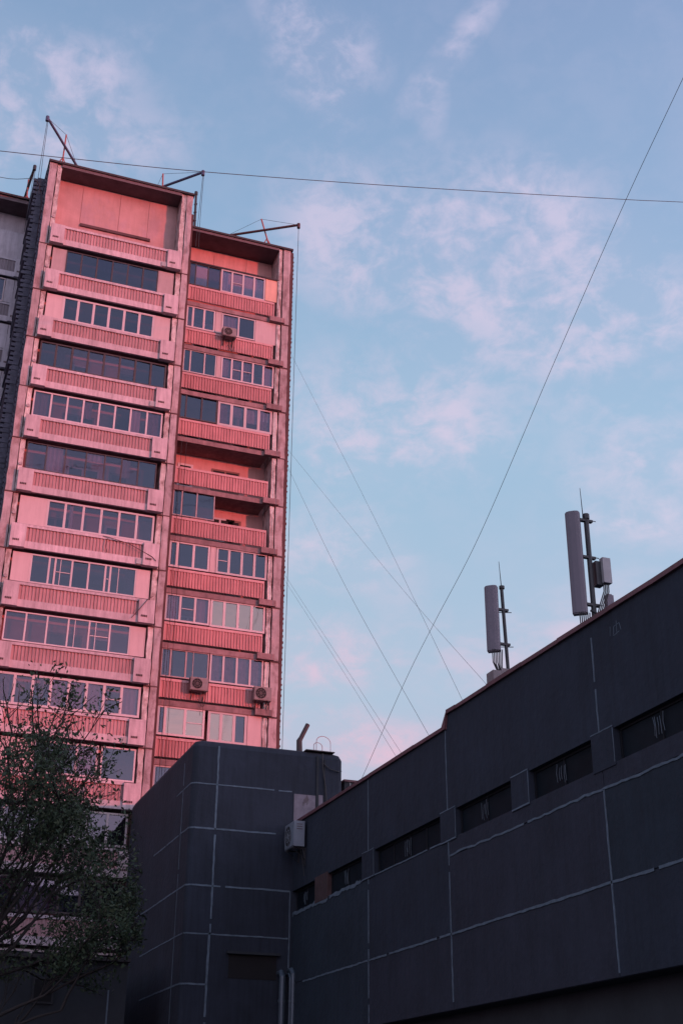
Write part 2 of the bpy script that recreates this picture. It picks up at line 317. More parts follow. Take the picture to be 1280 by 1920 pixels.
# main walls and slabs (back of the loggias, party walls, sides)
LY, LB = 53.55, 54.55          # left section: face, back wall of loggia
RY, RB = 56.12, 57.5           # right section
w = MB()
w.box(3.50, 11.05, LB, 66, 0, RZ - .12)
w.box(11.05, 17.45, RB, 66, 0, RZ - .13)
w.box(11.05, 11.46, 55.0, RB - .002, 0, RZ - .12, 1)          # recessed joint between the two sections
wo_ = w.build('wall', [BACK, MAROON], TW)
r = MB(); r.box(3.36, 11.12, LY - .12, 66.1, RZ - .12, RZ); r.box(11.12, 17.55, RY - .12, 66.1, RZ - .17, RZ - .05)
r.build('roof', ROOFM, TW)
s1 = MB(); s1.box(4.06, 10.44, LY - .05, LB - .002, RZ - .3, RZ - .125); s1.box(11.62, 16.74, RY - .05, RB - .002, RZ - .33, RZ - .175)
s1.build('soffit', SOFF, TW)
# side cladding of left section, facing the wing : rough stepped courses
sd = MB(); z = .1
while z < RZ - .5:
    h = .27; dx = random.uniform(.02, .13)
    sd.box(3.0 - dx - .06, 3.43, 54.62 + random.uniform(0, .05), 57.0, z + .02, z + h * .72); sd.box(3.05 - random.uniform(0, .05), 3.429, 54.66, 57.01, z + h * .72, z + h + .02)
    sd.box(3.38 - dx * .3 - .03, 3.43, LY + .28 + random.uniform(0, .03), 54.59, z + .02, z + h * .72)
    sd.box(3.37 - random.uniform(0, .02), 3.432, LY + .262, 54.6, z + h * .72, z + h + .02)
    z += h
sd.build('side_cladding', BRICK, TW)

# piers
def rough_pier(x0, x1, y0, y1, z0, z1, mats, m=0, step=.35, amp=.016):
    b = MB(); n = max(1, int((z1 - z0) / step)); prev = None; rows = []
    for i in range(n + 1):
        z = z0 + (z1 - z0) * i / n
        rows.append((x0 + random.uniform(-amp, amp), x1 + random.uniform(-amp, amp), y0 + random.uniform(-amp, amp), z))
    for i in range(n):
        a, c = rows[i], rows[i + 1]
        b.hexa([(a[0], a[2], a[3]), (a[1], a[2], a[3]), (a[1], y1, a[3]), (a[0], y1, a[3]), (c[0], c[2], c[3]), (c[1], c[2], c[3]), (c[1], y1, c[3]), (c[0], y1, c[3])], m)
    b.f = [f for f in b.f]
    return b.build('pier', mats, TW)
NF = 15
for k in range(NF + 1):
    z0 = 41.95 - 2.8 * k; z1 = z0 + 2.77
    if k == 0: z1 = RZ - .13; 
    if z0 < 0: z0 = 0
    if z1 <= .3: continue
    rough_pier(3.43, 3.80, LY, LB, z0, z1, PIER); rough_pier(3.84, 4.06, LY + .05, LB - .003, z0 + .01, z1, PIER2)
    rough_pier(10.46, 10.70, LY + .04, LB - .003, z0 + .01, z1, PIER2, step=.25, amp=.022); rough_pier(10.74, 11.05, LY, LB, z0, z1, PIER)
    zr = z0 + .02
    rough_pier(16.75, 16.96, RY + .02, RB - .003, zr, z1 - .03, PIER2, step=.25, amp=.02); rough_pier(17.03, 17.42, RY - .02, RB, zr, z1 - .03, PIER)
    rough_pier(11.47, 11.60, RY + .0, RB - .004, zr, z1 - .03, MAROON, amp=.004)
    # joint pads between storeys
    for (ja, jb, jy) in ((3.40, 4.1, LY), (10.44, 11.07, LY), (16.95, 17.46, RY - .015)):
        j = MB(); j.box(ja, jb, jy - .03, jy + .2, z0 - .06, z0 - .012); j.build('joint', SLOT, TW)
    ds = MB(); ds.tube([(3.95, LY - .01, z0 + 1.75 - (k % 2) * .3), (3.95, LY + .06, z0 + 1.75 - (k % 2) * .3)], .085, 10); ds.build('tie_plate', PIER, TW)
e1 = MB(); e1.box(17.45, 17.62, RY + .06, 66, 0, RZ - .2)
for i in range(150):
    z = 1 + i * .307 + random.uniform(-.05, .05); s_ = random.uniform(.02, .05); e1.box(17.621, 17.63 + s_, RY + .1, RY + .22, z, z + random.uniform(.04, .12))
e1.build('end_cladding', MAROON, TW)
dp = MB(); dp.tube([(11.26, 54.9, 0.2), (11.26, 54.9, RZ - .3)], .055, 8)
for k in range(16): dp.tube([(11.26, 54.9, 2.0 + 2.8 * k), (11.26, 54.9, 2.15 + 2.8 * k)], .075, 8)
dp.build('drainpipe', MAROON, TW)

# slabs
for k in range(NF):
    b = 41.95 - 2.8 * k
    if b < 0: break
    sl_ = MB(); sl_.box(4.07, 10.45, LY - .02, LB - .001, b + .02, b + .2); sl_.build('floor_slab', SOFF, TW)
    sl_ = MB(); sl_.box(11.61, 16.5, RY + .02, RB - .001, b + .0, b + .26); sl_.build('floor_slab', SLAB, TW)

# balconies
def balcony_left(b, idx):
    o = MB(); y = 53.4
    for (x0, x1) in ((3.9, 4.58), (9.9, 10.64)):
        o.box(x0, x1, y - .13, LY - .004, b - .0, b + 1.12)
        for q in range(4): o.box(x0 + .12 + q * .075, x0 + .175 + q * .075, y - .15, y - .131, b + .27, b + .36, 1)
    o.box(4.581, 9.899, y + .0, LY - .03, b + .02, b + .36); o.box(4.581, 9.899, y - .02, LY - .03, b + 1.04, b + 1.17)
    if idx % 3 == 0: o.box(9.62, 9.899, y - .06, y - .001, b + .04, b + .3, 2)
    po = o.build('balcony', [CONC, SLOT, GREYP], TW)
    c = MB(); corr(c, 4.585, 9.895, y + .03, b + .362, b + 1.038)
    c.build('corrugated_panel', CORL, po)
    return po
def balcony_right(b, idx, split=None):
    o = MB(); y = RY - .02
    o.box(16.3, 17.15, y - .16, RY + .05, b, b + .30); 
    o.box(11.66, 16.295, y + .12, y + .24, b + .02, b + .3)
    po = o.build('balcony', SLAB, TW)
    c = MB()
    segs = [(11.69, 16.57)] if not split else [(11.69, split - .02), (split + .02, 16.57)]
    for (x0, x1) in segs:
        corr(c, x0 + .05, x1 - .06, y, b + .38, b + 1.17)
        c.box(x0, x1, y - .015, y + .1, b + 1.175, b + 1.30, 1); c.box(x0, x0 + .05, y - .01, y + .09, b + .36, b + 1.17, 1); c.box(x1 - .06, x1, y - .01, y + .09, b + .36, b + 1.17, 1)
    c.build('corrugated_panel', [CORR, CORF], po)
    return po
def back_doors(x0, x1, y, b, kind=0):
    """window and door on the back wall of a loggia, floor level b"""
    f = MB(); z0, z1 = b + .95, b + 2.25
    f.box(x0, x0 + 1.5, y - .05, y - .004, z0, z1, 0); f.box(x0 + .08, x0 + .68, y - .06, y - .051, z0 + .1, z1 - .1, 1); f.box(x0 + .78, x0 + 1.42, y - .06, y - .051, z0 + .1, z1 - .1, 1)
    f.build('window', [WHITEF if kind else BROWNF, BLACK], TW)
    d = MB(); d.box(x1 - .8, x1, y - .05, y - .004, b + .25, z1, 0); d.box(x1 - .68, x1 - .12, y - .06, y - .051, b + 1.0, z1 - .12, 1)
    d.build('balcony_door', [WHITEF if kind == 0 else BROWNF, BLACK], TW)

X0, X1 = 4.15, 10.36
def lx(u): return X0 + (X1 - X0) * u
def glaz_left(b, k):
    z0, z1 = b + 1.28, b + 2.72 - .04; y = 53.6
    C, P = CURT, CURTP
    if k == 1:
        infill(lx(0), lx(.11), z0, z1, y, INF_G, True); window(lx(.11), lx(.87), z0, z1, y, 6, DARKF, GL_D, [(.01, .08, C, 0, .25)]); infill(lx(.87), lx(1), z0, z1, y, INF_G, True)
    elif k == 2:
        infill(lx(0), lx(.13), z0, z1, y, INF_P, True); window(lx(.13), lx(.87), z0, z1, y, 6, WHITEF, GL_D, fw=.1); infill(lx(.87), lx(1), z0, z1, y, INF_P, True)
    elif k == 3:
        window(lx(0), lx(1), z0, z1, y, 8, DARKF, GL_D, [(.01, .09, P, .05, .6), (.14, .2, C, 0, .8), (.9, .98, P, 0, .5)], fw=.08)
    elif k == 4:
        window(lx(0), lx(1), z0, z1, y, 8, WHITEF, GL_M, [(.01, .13, INF_G, 0, 1), (.68, .74, C, 0, 1), (.76, .83, C, 0, 1), (.87, .99, P, 0, 1)], fw=.07, widths=[1.1, 1, 1, 1, 1, 1, 1.05, 1])
    elif k == 5:
        window(lx(0), lx(.985), z0, z1, y, 7, DARKF, GL_M, [(.15, .28, C, 0, 1)], fw=.05, widths=[1.15, 1.1, 1.2, 1.1, 1, 1, 1.1])
    elif k == 6:
        infill(lx(0), lx(.2), z0, z1, y, INF_P, True); window(lx(.2), lx(1), z0, z1, y, 6, WHITEF, GL_M, fw=.09)
    elif k == 7:
        infill(lx(0), lx(.13), z0, z1, y, INF_P, True); window(lx(.13), lx(.9), z0, z1, y, 7, WHITEF, GL_D, fw=.07, widths=[1.1, .35, 1, 1, 1, .3, 1.6], opened=(2, 6), transom=(2, 5)); infill(lx(.9), lx(1), z0, z1, y, INF_P, True)
    elif k == 8:
        window(lx(0), lx(.89), z0, z1, y, 6, WHITEF, GL_M, fw=.06, opened=(3, 4), transom=(4,)); infill(lx(.89), lx(1), z0, z1, y, INF_P, True)
    elif k == 9:
        window(lx(0), lx(1), z0, z1, y, 8, WHITEF, GL_M, [(.02, .11, P, 0, 1), (.38, .6, C, 0, 1), (.61, .76, C, 0, 1), (.88, .98, C, 0, 1)], fw=.1, widths=[1, 1, 1, 1, 1, 1, 1, 1.1], transom=(6,))
    elif k == 10:
        infill(lx(0), lx(.3), z0, z1, y, INF_P, True); window(lx(.3), lx(.74), z0, z1, y, 3, WHITEF, GL_M, [(.6, .98, C, 0, 1)], fw=.08); window(lx(.76), lx(1), z0 - .05, z1, y - .01, 1, WHITEF, GL_D, [(.03, .97, P, .4, 1)], fw=.07)
    else:
        window(lx(.02), lx(.98), z0, z1, y, 7, WHITEF if k % 2 else DARKF, GL_D, [(.3, .5, C, 0, 1)], fw=.08)
XR0, XR1 = 11.66, 16.74
def glaz_right(b, k):
    z0, z1 = b + 1.42, b + 2.82; y = 56.2; C, P = CURT, CURTP
    if k == 0:
        window(11.70, 13.46, z0, z1 + .05, y, 3, DARKF, GL_D, fw=.05, widths=[.5, 1, 1]); window(13.49, 16.02, z0 - .05, z1 + .05, y - .01, 4, WHITEF, GL_M, [(.01, .18, C, 0, 1)], transom=(1,), fw=.08); infill(16.05, 16.73, z0, z1 + .05, y, INF_O, True)
        t = MB(); t.box(11.66, 16.8, y - .06, y + .25, z1 + .052, z1 + .14); t.build('canopy', ROOFM, TW)
    elif k == 1:
        window(11.7, 13.3, z0, z1, y, 3, WHITEF, GL_M, [(.9, .99, C, 0, .6)], fw=.09, widths=[.6, 1, 1]); infill(13.32, 13.66, z0, z1, y, INF_P, True)
        window(13.68, 15.55, z0, z1 - .05, y, 2, WHITEF, GL_M, [(.02, .48, C, .05, 1), (.52, .98, C, .05, 1)], fw=.07); infill(15.57, 16.73, z0 - .05, z1, y, INF_P, True)
    elif k == 2:
        window(11.7, 13.5, z0, z1, y, 3, WHITEF, GL_D, [(.3, .6, C, 0, .8), (.66, .85, C, 0, .8)], fw=.06, widths=[.6, 1.2, 1]); infill(13.52, 13.75, z0, z1, y, INF_P)
        window(13.77, 16.7, z0, z1, y, 5, WHITEF, GL_M, [(.02, .19, C, .2, 1), (.22, .58, P, 0, 1), (.81, .99, C, 0, 1)], fw=.08, transom=(1, 2))
    elif k == 3:
        window(11.7, 13.7, z0, z1 + .06, y, 3, DARKF, GL_D, fw=.06, widths=[.4, 1, 1]); window(13.73, 16.7, z0 - .05, z1, y - .01, 4, WHITEF, GL_M, [(.02, .24, P, 0, 1), (.27, .48, P, .5, 1), (.52, .74, C, .35, 1), (.77, .98, P, 0, 1)], fw=.12)
    elif k == 4:
        back_doors(13.9, 12.9, RB, b, 0); back_doors(16.4, 15.4, RB, b, 1) if False else None
    elif k == 5:
        window(11.7, 13.85, z0, z1 + .08, y, 3, THINF, GL_D, fw=.05, widths=[.6, 1, 1.2]); back_doors(13.75, 15.6, RB, b, 1)
    elif k == 6:
        window(11.7, 13.75, z0, z1, y, 3, WHITEF, GL_D, fw=.1, widths=[.5, 1, 1]); infill(13.77, 14.05, z0, z1, y, INF_P, True); window(14.08, 16.7, z0, z1 + .02, y, 4, WHITEF, GL_D, [(.02, .22, P, 0, 1), (.77, .98, P, 0, 1)], fw=.1, transom=(0,))
    elif k == 7:
        window(11.7, 13.9, z0, z1, y, 3, WHITEF, GL_M, [(.02, .3, C, 0, 1), (.72, .98, C, 0, 1)], fw=.09, transom=(1,)); window(13.93, 16.7, z0 - .03, z1 + .02, y, 4, WHITEF, GL_R, fw=.1)
    elif k == 8:
        window(11.7, 14.0, z0, z1, y, 3, THINF, GL_D, [(.85, .98, P, 0, 1)], fw=.06, widths=[.6, 1, 1.5], opened=(2,)); window(14.05, 16.7, z0 - .02, z1 + .03, y - .01, 4, WHITEF, GL_M, [(.01, .99, P, 0, 1)], fw=.08)
    elif k == 9:
        window(11.7, 13.95, z0, z1, y, 3, WHITEF, GL_R, fw=.1, widths=[.4, 1, 1], transom=(2,)); window(14.1, 16.0, z0 - .1, z1, y, 3, WHITEF, GL_R, fw=.12); infill(16.02, 16.73, z0 - .1, z1, y, INF_P, True)
    else:
        window(11.7, 16.7, z0, z1, y, 6, WHITEF, GL_M, [(.02, .4, C, 0, 1)], fw=.09)

for k in range(NF):
    b = 41.95 - 2.8 * k
    if b < 1.5: break
    balcony_left(b, k); balcony_right(b, k, split=14.0 if k in (8,) else None)
    if k > 0: glaz_left(b, k); back_doors(5.2 + (k % 3) * .5, 9.0, LB, b, k % 2)
    glaz_right(b, k)
    if k not in (0, 4, 5): back_doors(12.4, 15.8, RB, b, k % 2)
for pts in ([(8.0, 53.36, 26.3), (8.3, 53.3, 26.25), (9.2, 53.3, 26.1), (10.3, 53.25, 25.6), (10.5, 53.22, 25.4)], [(9.6, 53.3, 22.5), (9.9, 53.2, 22.9), (10.3, 53.2, 23.5), (10.5, 53.25, 23.65)], [(8.2, 53.3, 26.2), (8.15, 53.3, 25.8), (8.25, 53.3, 25.5)]):
    lw_ = MB(); lw_.tube(pts, .018, 4); lw_.build('loose_wire', SLOT, TW)
for x in (11.9, 12.15): 
    lw_ = MB(); lw_.tube([(x, RY - .12, 9.0), (x + .03, RY - .2, 16.5), (x + .02, RY - .16, 24.0), (x, RY - .1, 33.5)], .011, 4); lw_.build('loose_wire', CABLE, TW)
# top technical storey on the left : blank back wall panels, rail behind the parapet
tp = MB()
for (a, c) in ((4.1, 5.35), (5.38, 7.35), (7.38, 8.9), (8.93, 10.43)): tp.box(a, c, LB - .03, LB - .004, 43.9, 46.9)
tp.box(4.1, 10.43, LB - .034, LB - .004, 41.95, 43.87)
tp.build('wall', TOPW, TW)
rl = MB(); rl.box(5.4, 9.1, LB - .12, LB - .036, 44.2, 44.36); rl.build('rail', SLOT, TW)
tr = MB()
for (a, c) in ((11.63, 13.3), (13.33, 15.2), (15.23, 16.74)): tr.box(a, c, RB - .03, RB - .004, 41.95, 46.85)
tr.build('wall', BACK, TW)

# shaded wing on the left, set back
WY = 57.1
wg = MB(); wg.box(-12, 3.36, WY + 1.2, 66, 0, RZ - .1)
wg.build('wall', WINGC, TW)
wr = MB(); wr.box(-12.1, 3.28, WY - .12, 66.1, RZ - .1, RZ + .02); wr.build('roof', ROOFM, TW)
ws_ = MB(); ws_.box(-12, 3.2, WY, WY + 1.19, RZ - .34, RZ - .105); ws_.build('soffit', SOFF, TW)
for k in range(NF):
    b = 41.95 - 2.8 * k + .05
    if b < 1: break
    for (xa, xb) in ((-3.2, 3.22),):
        o = MB(); o.box(xb - .62, xb, WY - .12, WY + .06, b, b + 1.12); o.box(xa, xa + .6, WY - .12, WY + .06, b, b + 1.12); o.box(xa + .6, xb - .621, WY, WY + .08, b + .02, b + .34); o.box(xa + .6, xb - .621, WY - .01, WY + .08, b + 1.04, b + 1.15)
        for q in range(3): o.box(xb - .5 + q * .08, xb - .44 + q * .08, WY - .14, WY - .121, b + .27, b + .36, 1)
        po = o.build('balcony', [WINGC, SLOT], TW)
        c = MB(); corr(c, xa + .6, xb - .621, WY + .02, b + .342, b + 1.038); c.build('corrugated_panel', WINGP, po)
        sl_ = MB(); sl_.box(xa, xb, WY + .07, WY + 1.19, b + .02, b + .2); sl_.build('floor_slab', SOFF, TW)
        z0, z1 = b + 1.25, b + 2.7
        if k == 0: infill(xa, xb - .05, b + 1.2, b + 2.9, WY + .05, WINGC); continue
        if k == 4: continue
        infill(xb - .5, xb - .03, z0, z1, WY + .1, WINGC, True); infill(xb - .95, xb - .52, z0, z1, WY + .1, WINGC)
        window(xa, xb - .98, z0, z1, WY + .1, 6, WHITEF if k % 2 else DARKF, GL_D, [(.6, .99, CURT, 0, 1)] if k in (1, 3, 6) else [])

# ------------------------------------------------------------------ roof hoists
def hoist(tip, rear, pbase, ptop, label, bm, pm, hang=3.5, r=.07, wires=2):
    t = thing('roof_hoist', label, 'roof hoist', pbase, 'window cleaning hoists on the tower roof')
    tip, rear, pb, pt = map(Vector, (tip, rear, pbase, ptop))
    m = MB(); m.tube([rear, tip], r, 8); m.tube([tip + Vector((0, 0, .08)), tip - Vector((0, 0, .22))], r * 1.35, 8); m.build('beam', bm, t)
    m = MB(); m.tube([pb, pt], r * .62, 6)
    for dx, dy in ((-.45, .25), (.4, .3), (0, -.05)): m.tube([pb + Vector((dx, dy, 0)), pb + (pt - pb) * .33], r * .45, 5)
    m.build('post', pm, t)
    m = MB(); m.tube([tip, pt, rear], .012, 4); m.build('stay_cable', CABLE, t)
    for i in range(wires):
        m = MB(); a = tip + Vector((.05 * i, 0, -.2)); m.tube([a, a + Vector((.03 * i - .02, .2, -hang * .5)), a + Vector((.1 * i - .04, .35, -hang))], .014 if hang > 10 else .012, 4); m.build('hanging_cable', CABLE, t)
hoist((2.92, 52.5, 49.02), (4.9, 54.7, 48.22), (4.06, 54.0, RZ), (4.08, 54, 49.54), 'dark hoist beam with red post on the left end of the tallest roof', BLUEM, RUST, hang=4.5)
hoist((11.27, 52.5, 47.99), (9.2, 54.7, 47.95), (9.46, 54.0, RZ), (9.4, 54, 48.52), 'blue hoist beam reaching out over the step between the two roofs', BLUEM, RUST, hang=4.5)
hoist((17.5, 55, 48.12), (14.0, 57.6, 48.3), (16.25, 56.4, RZ - .05), (15.69, 56.4, 49.08), 'maroon hoist beam on the right roof corner with a long rope hanging down', MAROON, RUST, hang=41, wires=1)
hoist((2.84, 56.5, 49.01), (2.6, 58.2, 47.9), (2.72, 57.5, RZ + .02), (2.66, 57.5, 48.87), 'short hoist on the shaded wing roof at the far left', DSTEEL, RUST, hang=4)
m = MB(); m.tube([(11.98, 57, RZ - .05), (11.92, 57, 50.25)], .07, 8); m.tube([(11.92, 57, 50.2), (11.92, 57, 50.4)], .1, 8)
for q in range(4): m.box(11.86, 12.02, 56.92, 57.08, 47.7 + q * .6, 47.75 + q * .6)
tag(m.build('vent_pipe', DSTEEL), 'thin dark pipe standing where the right tower roof meets the taller one', 'vent pipe')

# ------------------------------------------------------------------ air conditioners
def ac_unit(c, face, label, w=.85, h=.6, d=.34, casing=None, group='air conditioning units hung on walls', scale=1.0):
    """c centre of the back, face = outward unit vector"""
    casing = casing or ACW
    t = thing('air_conditioner', label, 'air conditioner', c, group)
    F = Vector(face); X = Vector((0, 0, 1)).cross(F); Z = Vector((0, 0, 1)); c = Vector(c)
    def P(a, b_, e): return c + X * a + F * b_ + Z * e
    def bx(mb, a0, a1, b0, b1, e0, e1, m=0):
        mb.hexa([P(a0, b1, e0), P(a1, b1, e0), P(a1, b0, e0), P(a0, b0, e0), P(a0, b1, e1), P(a1, b1, e1), P(a1, b0, e1), P(a0, b0, e1)], m)
    q = .03; mb = MB(); bx(mb, -w / 2, w / 2, .1, .1 + d, -h / 2, h / 2); bx(mb, -w / 2 + q, w / 2 - q, .1 + d, .1 + d + .02, -h / 2 + q, h / 2 - q)
    for s_ in (-1, 1):
        for e in range(3): bx(mb, s_ * (w / 2 + .004) - .004, s_ * (w / 2 + .004) + .004, .18, .38, h * .38 - e * .08 - .02, h * .38 - e * .08, 1)
    mb.build('casing', [casing, SLOT], t)
    mb = MB(); R_ = h * .4; cx = -w * .12
    for rr in (R_, R_ * .62, R_ * .25):
        mb.tube([P(cx + rr * math.cos(i * math.pi / 10), .1 + d + .035, rr * math.sin(i * math.pi / 10)) for i in range(21)], .008, 4, cap=False)
    for i in range(8):
        aa = i * math.pi / 4; mb.tube([P(cx, .1 + d + .03, 0), P(cx + R_ * math.cos(aa), .1 + d + .03, R_ * math.sin(aa))], .006, 4)
    mb.build('fan_grille', casing, t)
    mb = MB(); mb.tube([P(cx, .1 + d + .018, 0), P(cx, .1 + d + .026, 0)], R_, 20); mb.build('fan', BLACK, t)
    for s_ in (-1, 1):
        mb = MB(); bx(mb, s_ * w * .33 - .02, s_ * w * .33 + .02, 0, .1 + d + .03, -h / 2 - .05, -h / 2 - .005); bx(mb, s_ * w * .33 - .02, s_ * w * .33 + .02, 0, .04, -h / 2 - .4, -h / 2 - .051)
        mb.tube([P(s_ * w * .33, .03, -h / 2 - .38), P(s_ * w * .33, .1 + d, -h / 2 - .06)], .015, 4); mb.build('bracket', DSTEEL, t)
    mb = MB(); a_ = w * .42; mb.tube([P(a_, .15, -h / 2), P(a_ + .05, .1, -h / 2 - .25), P(a_ + .02, .04, -h / 2 - .6), P(a_ - .1, .03, -h / 2 - .62), P(a_ - .3, .03, -h / 2 - .3)], .016, 5); mb.tube([P(a_ - .05, .2, -h / 2), P(a_ - .06, .12, -h / 2 - .4), P(a_ - .02, .05, -h / 2 - .95)], .011, 5); mb.build('hose', CABLE, t)
    return t
bR = lambda k: 41.95 - 2.8 * k
ac_unit((14.0, RY - .07, bR(1) + 1.25), (0, -1, 0), 'topmost air conditioner, under the blinds of a second floor from the roof', w=.75, h=.55, casing=ACD)
ac_unit((13.45, RY - .07, bR(8) + 1.05), (0, -1, 0), 'air conditioner below a dark open window on the lower right balconies', w=.85, h=.62, casing=ACD)
ac_unit((16.55, RY - .07, bR(8) + .95), (0, -1, 0), 'air conditioner on the corner of a lower right balcony beside patterned curtains', w=.85, h=.66, casing=ACD)

# ------------------------------------------------------------------ ribbons of mortar
def ribbon(mb, a, b, nrm, w, m=0, thick=.012, jit=.3, step=.16, wob=.005):
    w = w * .72
    a, b, nrm = Vector(a), Vector(b), Vector(nrm).normalized(); L = (b - a).length; n = max(2, int(L / step)); d = (b - a) / n; s_ = nrm.cross(d.normalized())
    base_i = len(mb.v); off = 0
    for i in range(n + 1):
        off = off * .6 + random.uniform(-wob, wob)
        ww = w * .5 * (1 + random.uniform(-jit, jit)); ww2 = w * .5 * (1 + random.uniform(-jit, jit)); p = a + d * i
        for q in (p + s_ * (off + ww), p + s_ * (off - ww2)): mb.v.append(tuple(q + nrm * thick)); mb.v.append(tuple(q - nrm * .02))
    for i in range(n):
        if random.random() < .025: continue
        j = base_i + i * 4
        mb.f += [(j, j + 4, j + 6, j + 2), (j, j + 1, j + 5, j + 4), (j + 2, j + 6, j + 7, j + 3)]; mb.mi += [m] * 3

# ------------------------------------------------------------------ long dark panel building (its wall is the plane X = 14)
HL = thing('panel_clad_building', 'long low dark panelled building with a strip of narrow windows and a stepped roof edge', 'building', (20, 20, 0))
XW = 14.0; YA, YB = -14.0, 42.7
w = MB()
w.box(XW + .03, 34, YA, YB, 4.42, 8.50)                               # lower wall, faced with panels of slightly different cast
PY = [YA, 2.0, 8.0, 14.2, 22.42, 29.98, 35.58, YB]
for i in range(len(PY) - 1):
    hz = [4.42, 6.2, 8.07, 8.50] if PY[i] < 29 else [4.42, 6.2, 8.50]
    for j in range(len(hz) - 1):
        dx = random.uniform(-.008, .008); w.box(XW + dx * .5 + .004, XW + .029, PY[i] + .012, PY[i + 1] - .012, hz[j] + .012, hz[j + 1] - (.012 if j < len(hz) - 2 else .002), random.choice((0, 4, 5)))
w.hexa([(XW, 29.95, 9.2), (34, 29.95, 9.2), (34, YB, 9.2), (XW, YB, 9.2), (XW, 29.95, 11.42), (34, 29.95, 11.42), (34, YB, 11.46), (XW, YB, 11.46)])
w.hexa([(XW, YA, 9.2), (34, YA, 9.2), (34, 29.949, 9.2), (XW, 29.949, 9.2), (XW, YA, 11.2), (34, YA, 11.2), (34, 29.949, 11.80), (XW, 29.949, 11.80)])
w.box(XW + .20, 34, YA, YB - .01, 8.501, 9.199, 1)                     # behind the strip of windows
w.box(XW + .55, 34, YA, YB - .02, 0, 4.419, 2)                         # recessed base
for zz in (3.4, 2.2): w.box(XW + .48, XW + .56, YA, YB - .03, zz, zz + .08, 2)
# pale joints between panels
nx = (-1, 0, 0)
for (y, segs) in ((35.58, ((9.24, 11.38), (4.5, 8.46))), (29.98, ((9.24, 11.4), (4.6, 8.5))), (22.42, ((9.2, 11.35), (4.5, 8.06))), (14.2, ((9.2, 11.2), (4.5, 8.06)))):
    for (a, c) in segs: ribbon(w, (XW, y, c), (XW, y, a), nx, .055 if y > 30 else .065, 3)
ribbon(w, (XW, 42.6, 8.44), (XW, 36.2, 8.46), nx, .15, 3, jit=.5, wob=.03); ribbon(w, (XW, 36.2, 8.47), (XW, 30.0, 8.49), nx, .05, 3)
ribbon(w, (XW, 29.9, 8.08), (XW, 2, 8.05), nx, .07, 3, wob=.02); ribbon(w, (XW, 41.4, 6.17), (XW, 2, 6.22), nx, .075, 3)
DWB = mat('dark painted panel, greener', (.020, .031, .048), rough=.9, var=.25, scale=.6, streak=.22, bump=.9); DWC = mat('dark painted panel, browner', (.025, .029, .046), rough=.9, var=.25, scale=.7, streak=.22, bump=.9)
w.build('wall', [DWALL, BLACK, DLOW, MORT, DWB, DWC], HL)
PIL = [(10.2, 11.05), (14.1, 14.95), (17.95, 18.8), (21.87, 22.75), (25.55, 26.42), (29.48, 30.42), (35.1, 36.07), (39.1, 40.3)]
for i, (a, c) in enumerate(PIL):
    p = MB(); p.box(XW - .02, XW + .199, a, c, 8.44, 9.26)
    if i < 7:
        ribbon(p, (XW - .02, c, 9.25), (XW - .02, a, 9.25), nx, .035, 1, thick=.006); ribbon(p, (XW - .02, a + .02, 8.5), (XW - .02, a + .02, 9.22), nx, .03, 1, thick=.006)
        if i % 2 == 0 or i > 4: ribbon(p, (XW - .02, c, 8.47), (XW - .02, a, 8.47), nx, .05, 1, thick=.006)
    p.build('pillar', [REDB if i == 7 else DWALL, MORT], HL)
edges = [YA + .2] + [v for pr in PIL for v in pr] + [YB - .1]
for i in range(0, len(edges), 2):
    a, c = edges[i] + .02, edges[i + 1] - .02
    if c - a < .3: continue
    f = MB(); n = max(2, int((c - a) / 1.1))
    f.box(XW + .12, XW + .17, a, c, 8.51, 8.56); f.box(XW + .12, XW + .17, a, c, 9.14, 9.19)
    for q in range(n + 1):
        y = a + (c - a - .05) * q / n; f.box(XW + .121, XW + .169, y, y + .05, 8.56, 9.14)
    fo = f.build('window', DFR, HL)
    p = MB(); p.box(XW + .15, XW + .158, a, c, 8.56, 9.14); p.build('pane', GL_K, fo)
    # thin pale strokes standing in for reflection streaks and curtain glimpses
    bmid = (a + c) / 2 - .1; lm = MB()
    for q in range(5):
        yy = bmid + q * .09 + random.uniform(-.03, .03); z0 = 8.6 + random.uniform(0, .15); z1 = 8.95 + random.uniform(0, .15)
        lm.tube([(XW + .1, yy, z0), (XW + .09, yy + random.uniform(-.04, .04), (z0 + z1) / 2), (XW + .1, yy + random.uniform(-.03, .03), z1)], .007, 4)
    lm.build('glass_streak', PIPEM, fo)
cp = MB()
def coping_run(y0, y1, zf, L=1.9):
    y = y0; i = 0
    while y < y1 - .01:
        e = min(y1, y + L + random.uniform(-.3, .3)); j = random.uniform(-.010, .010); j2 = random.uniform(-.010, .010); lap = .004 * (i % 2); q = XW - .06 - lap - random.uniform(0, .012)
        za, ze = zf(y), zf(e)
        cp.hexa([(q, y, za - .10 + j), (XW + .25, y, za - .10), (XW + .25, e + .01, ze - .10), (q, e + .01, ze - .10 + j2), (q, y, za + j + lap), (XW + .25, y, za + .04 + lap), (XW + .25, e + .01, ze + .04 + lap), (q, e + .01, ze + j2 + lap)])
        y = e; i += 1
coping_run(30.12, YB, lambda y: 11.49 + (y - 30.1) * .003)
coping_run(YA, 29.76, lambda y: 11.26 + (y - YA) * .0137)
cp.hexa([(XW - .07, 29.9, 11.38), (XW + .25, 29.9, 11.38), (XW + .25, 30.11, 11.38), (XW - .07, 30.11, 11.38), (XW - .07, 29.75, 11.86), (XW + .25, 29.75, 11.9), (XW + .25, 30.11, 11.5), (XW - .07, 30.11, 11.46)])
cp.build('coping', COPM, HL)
lg = MB()     # small scratched mark near the roof edge
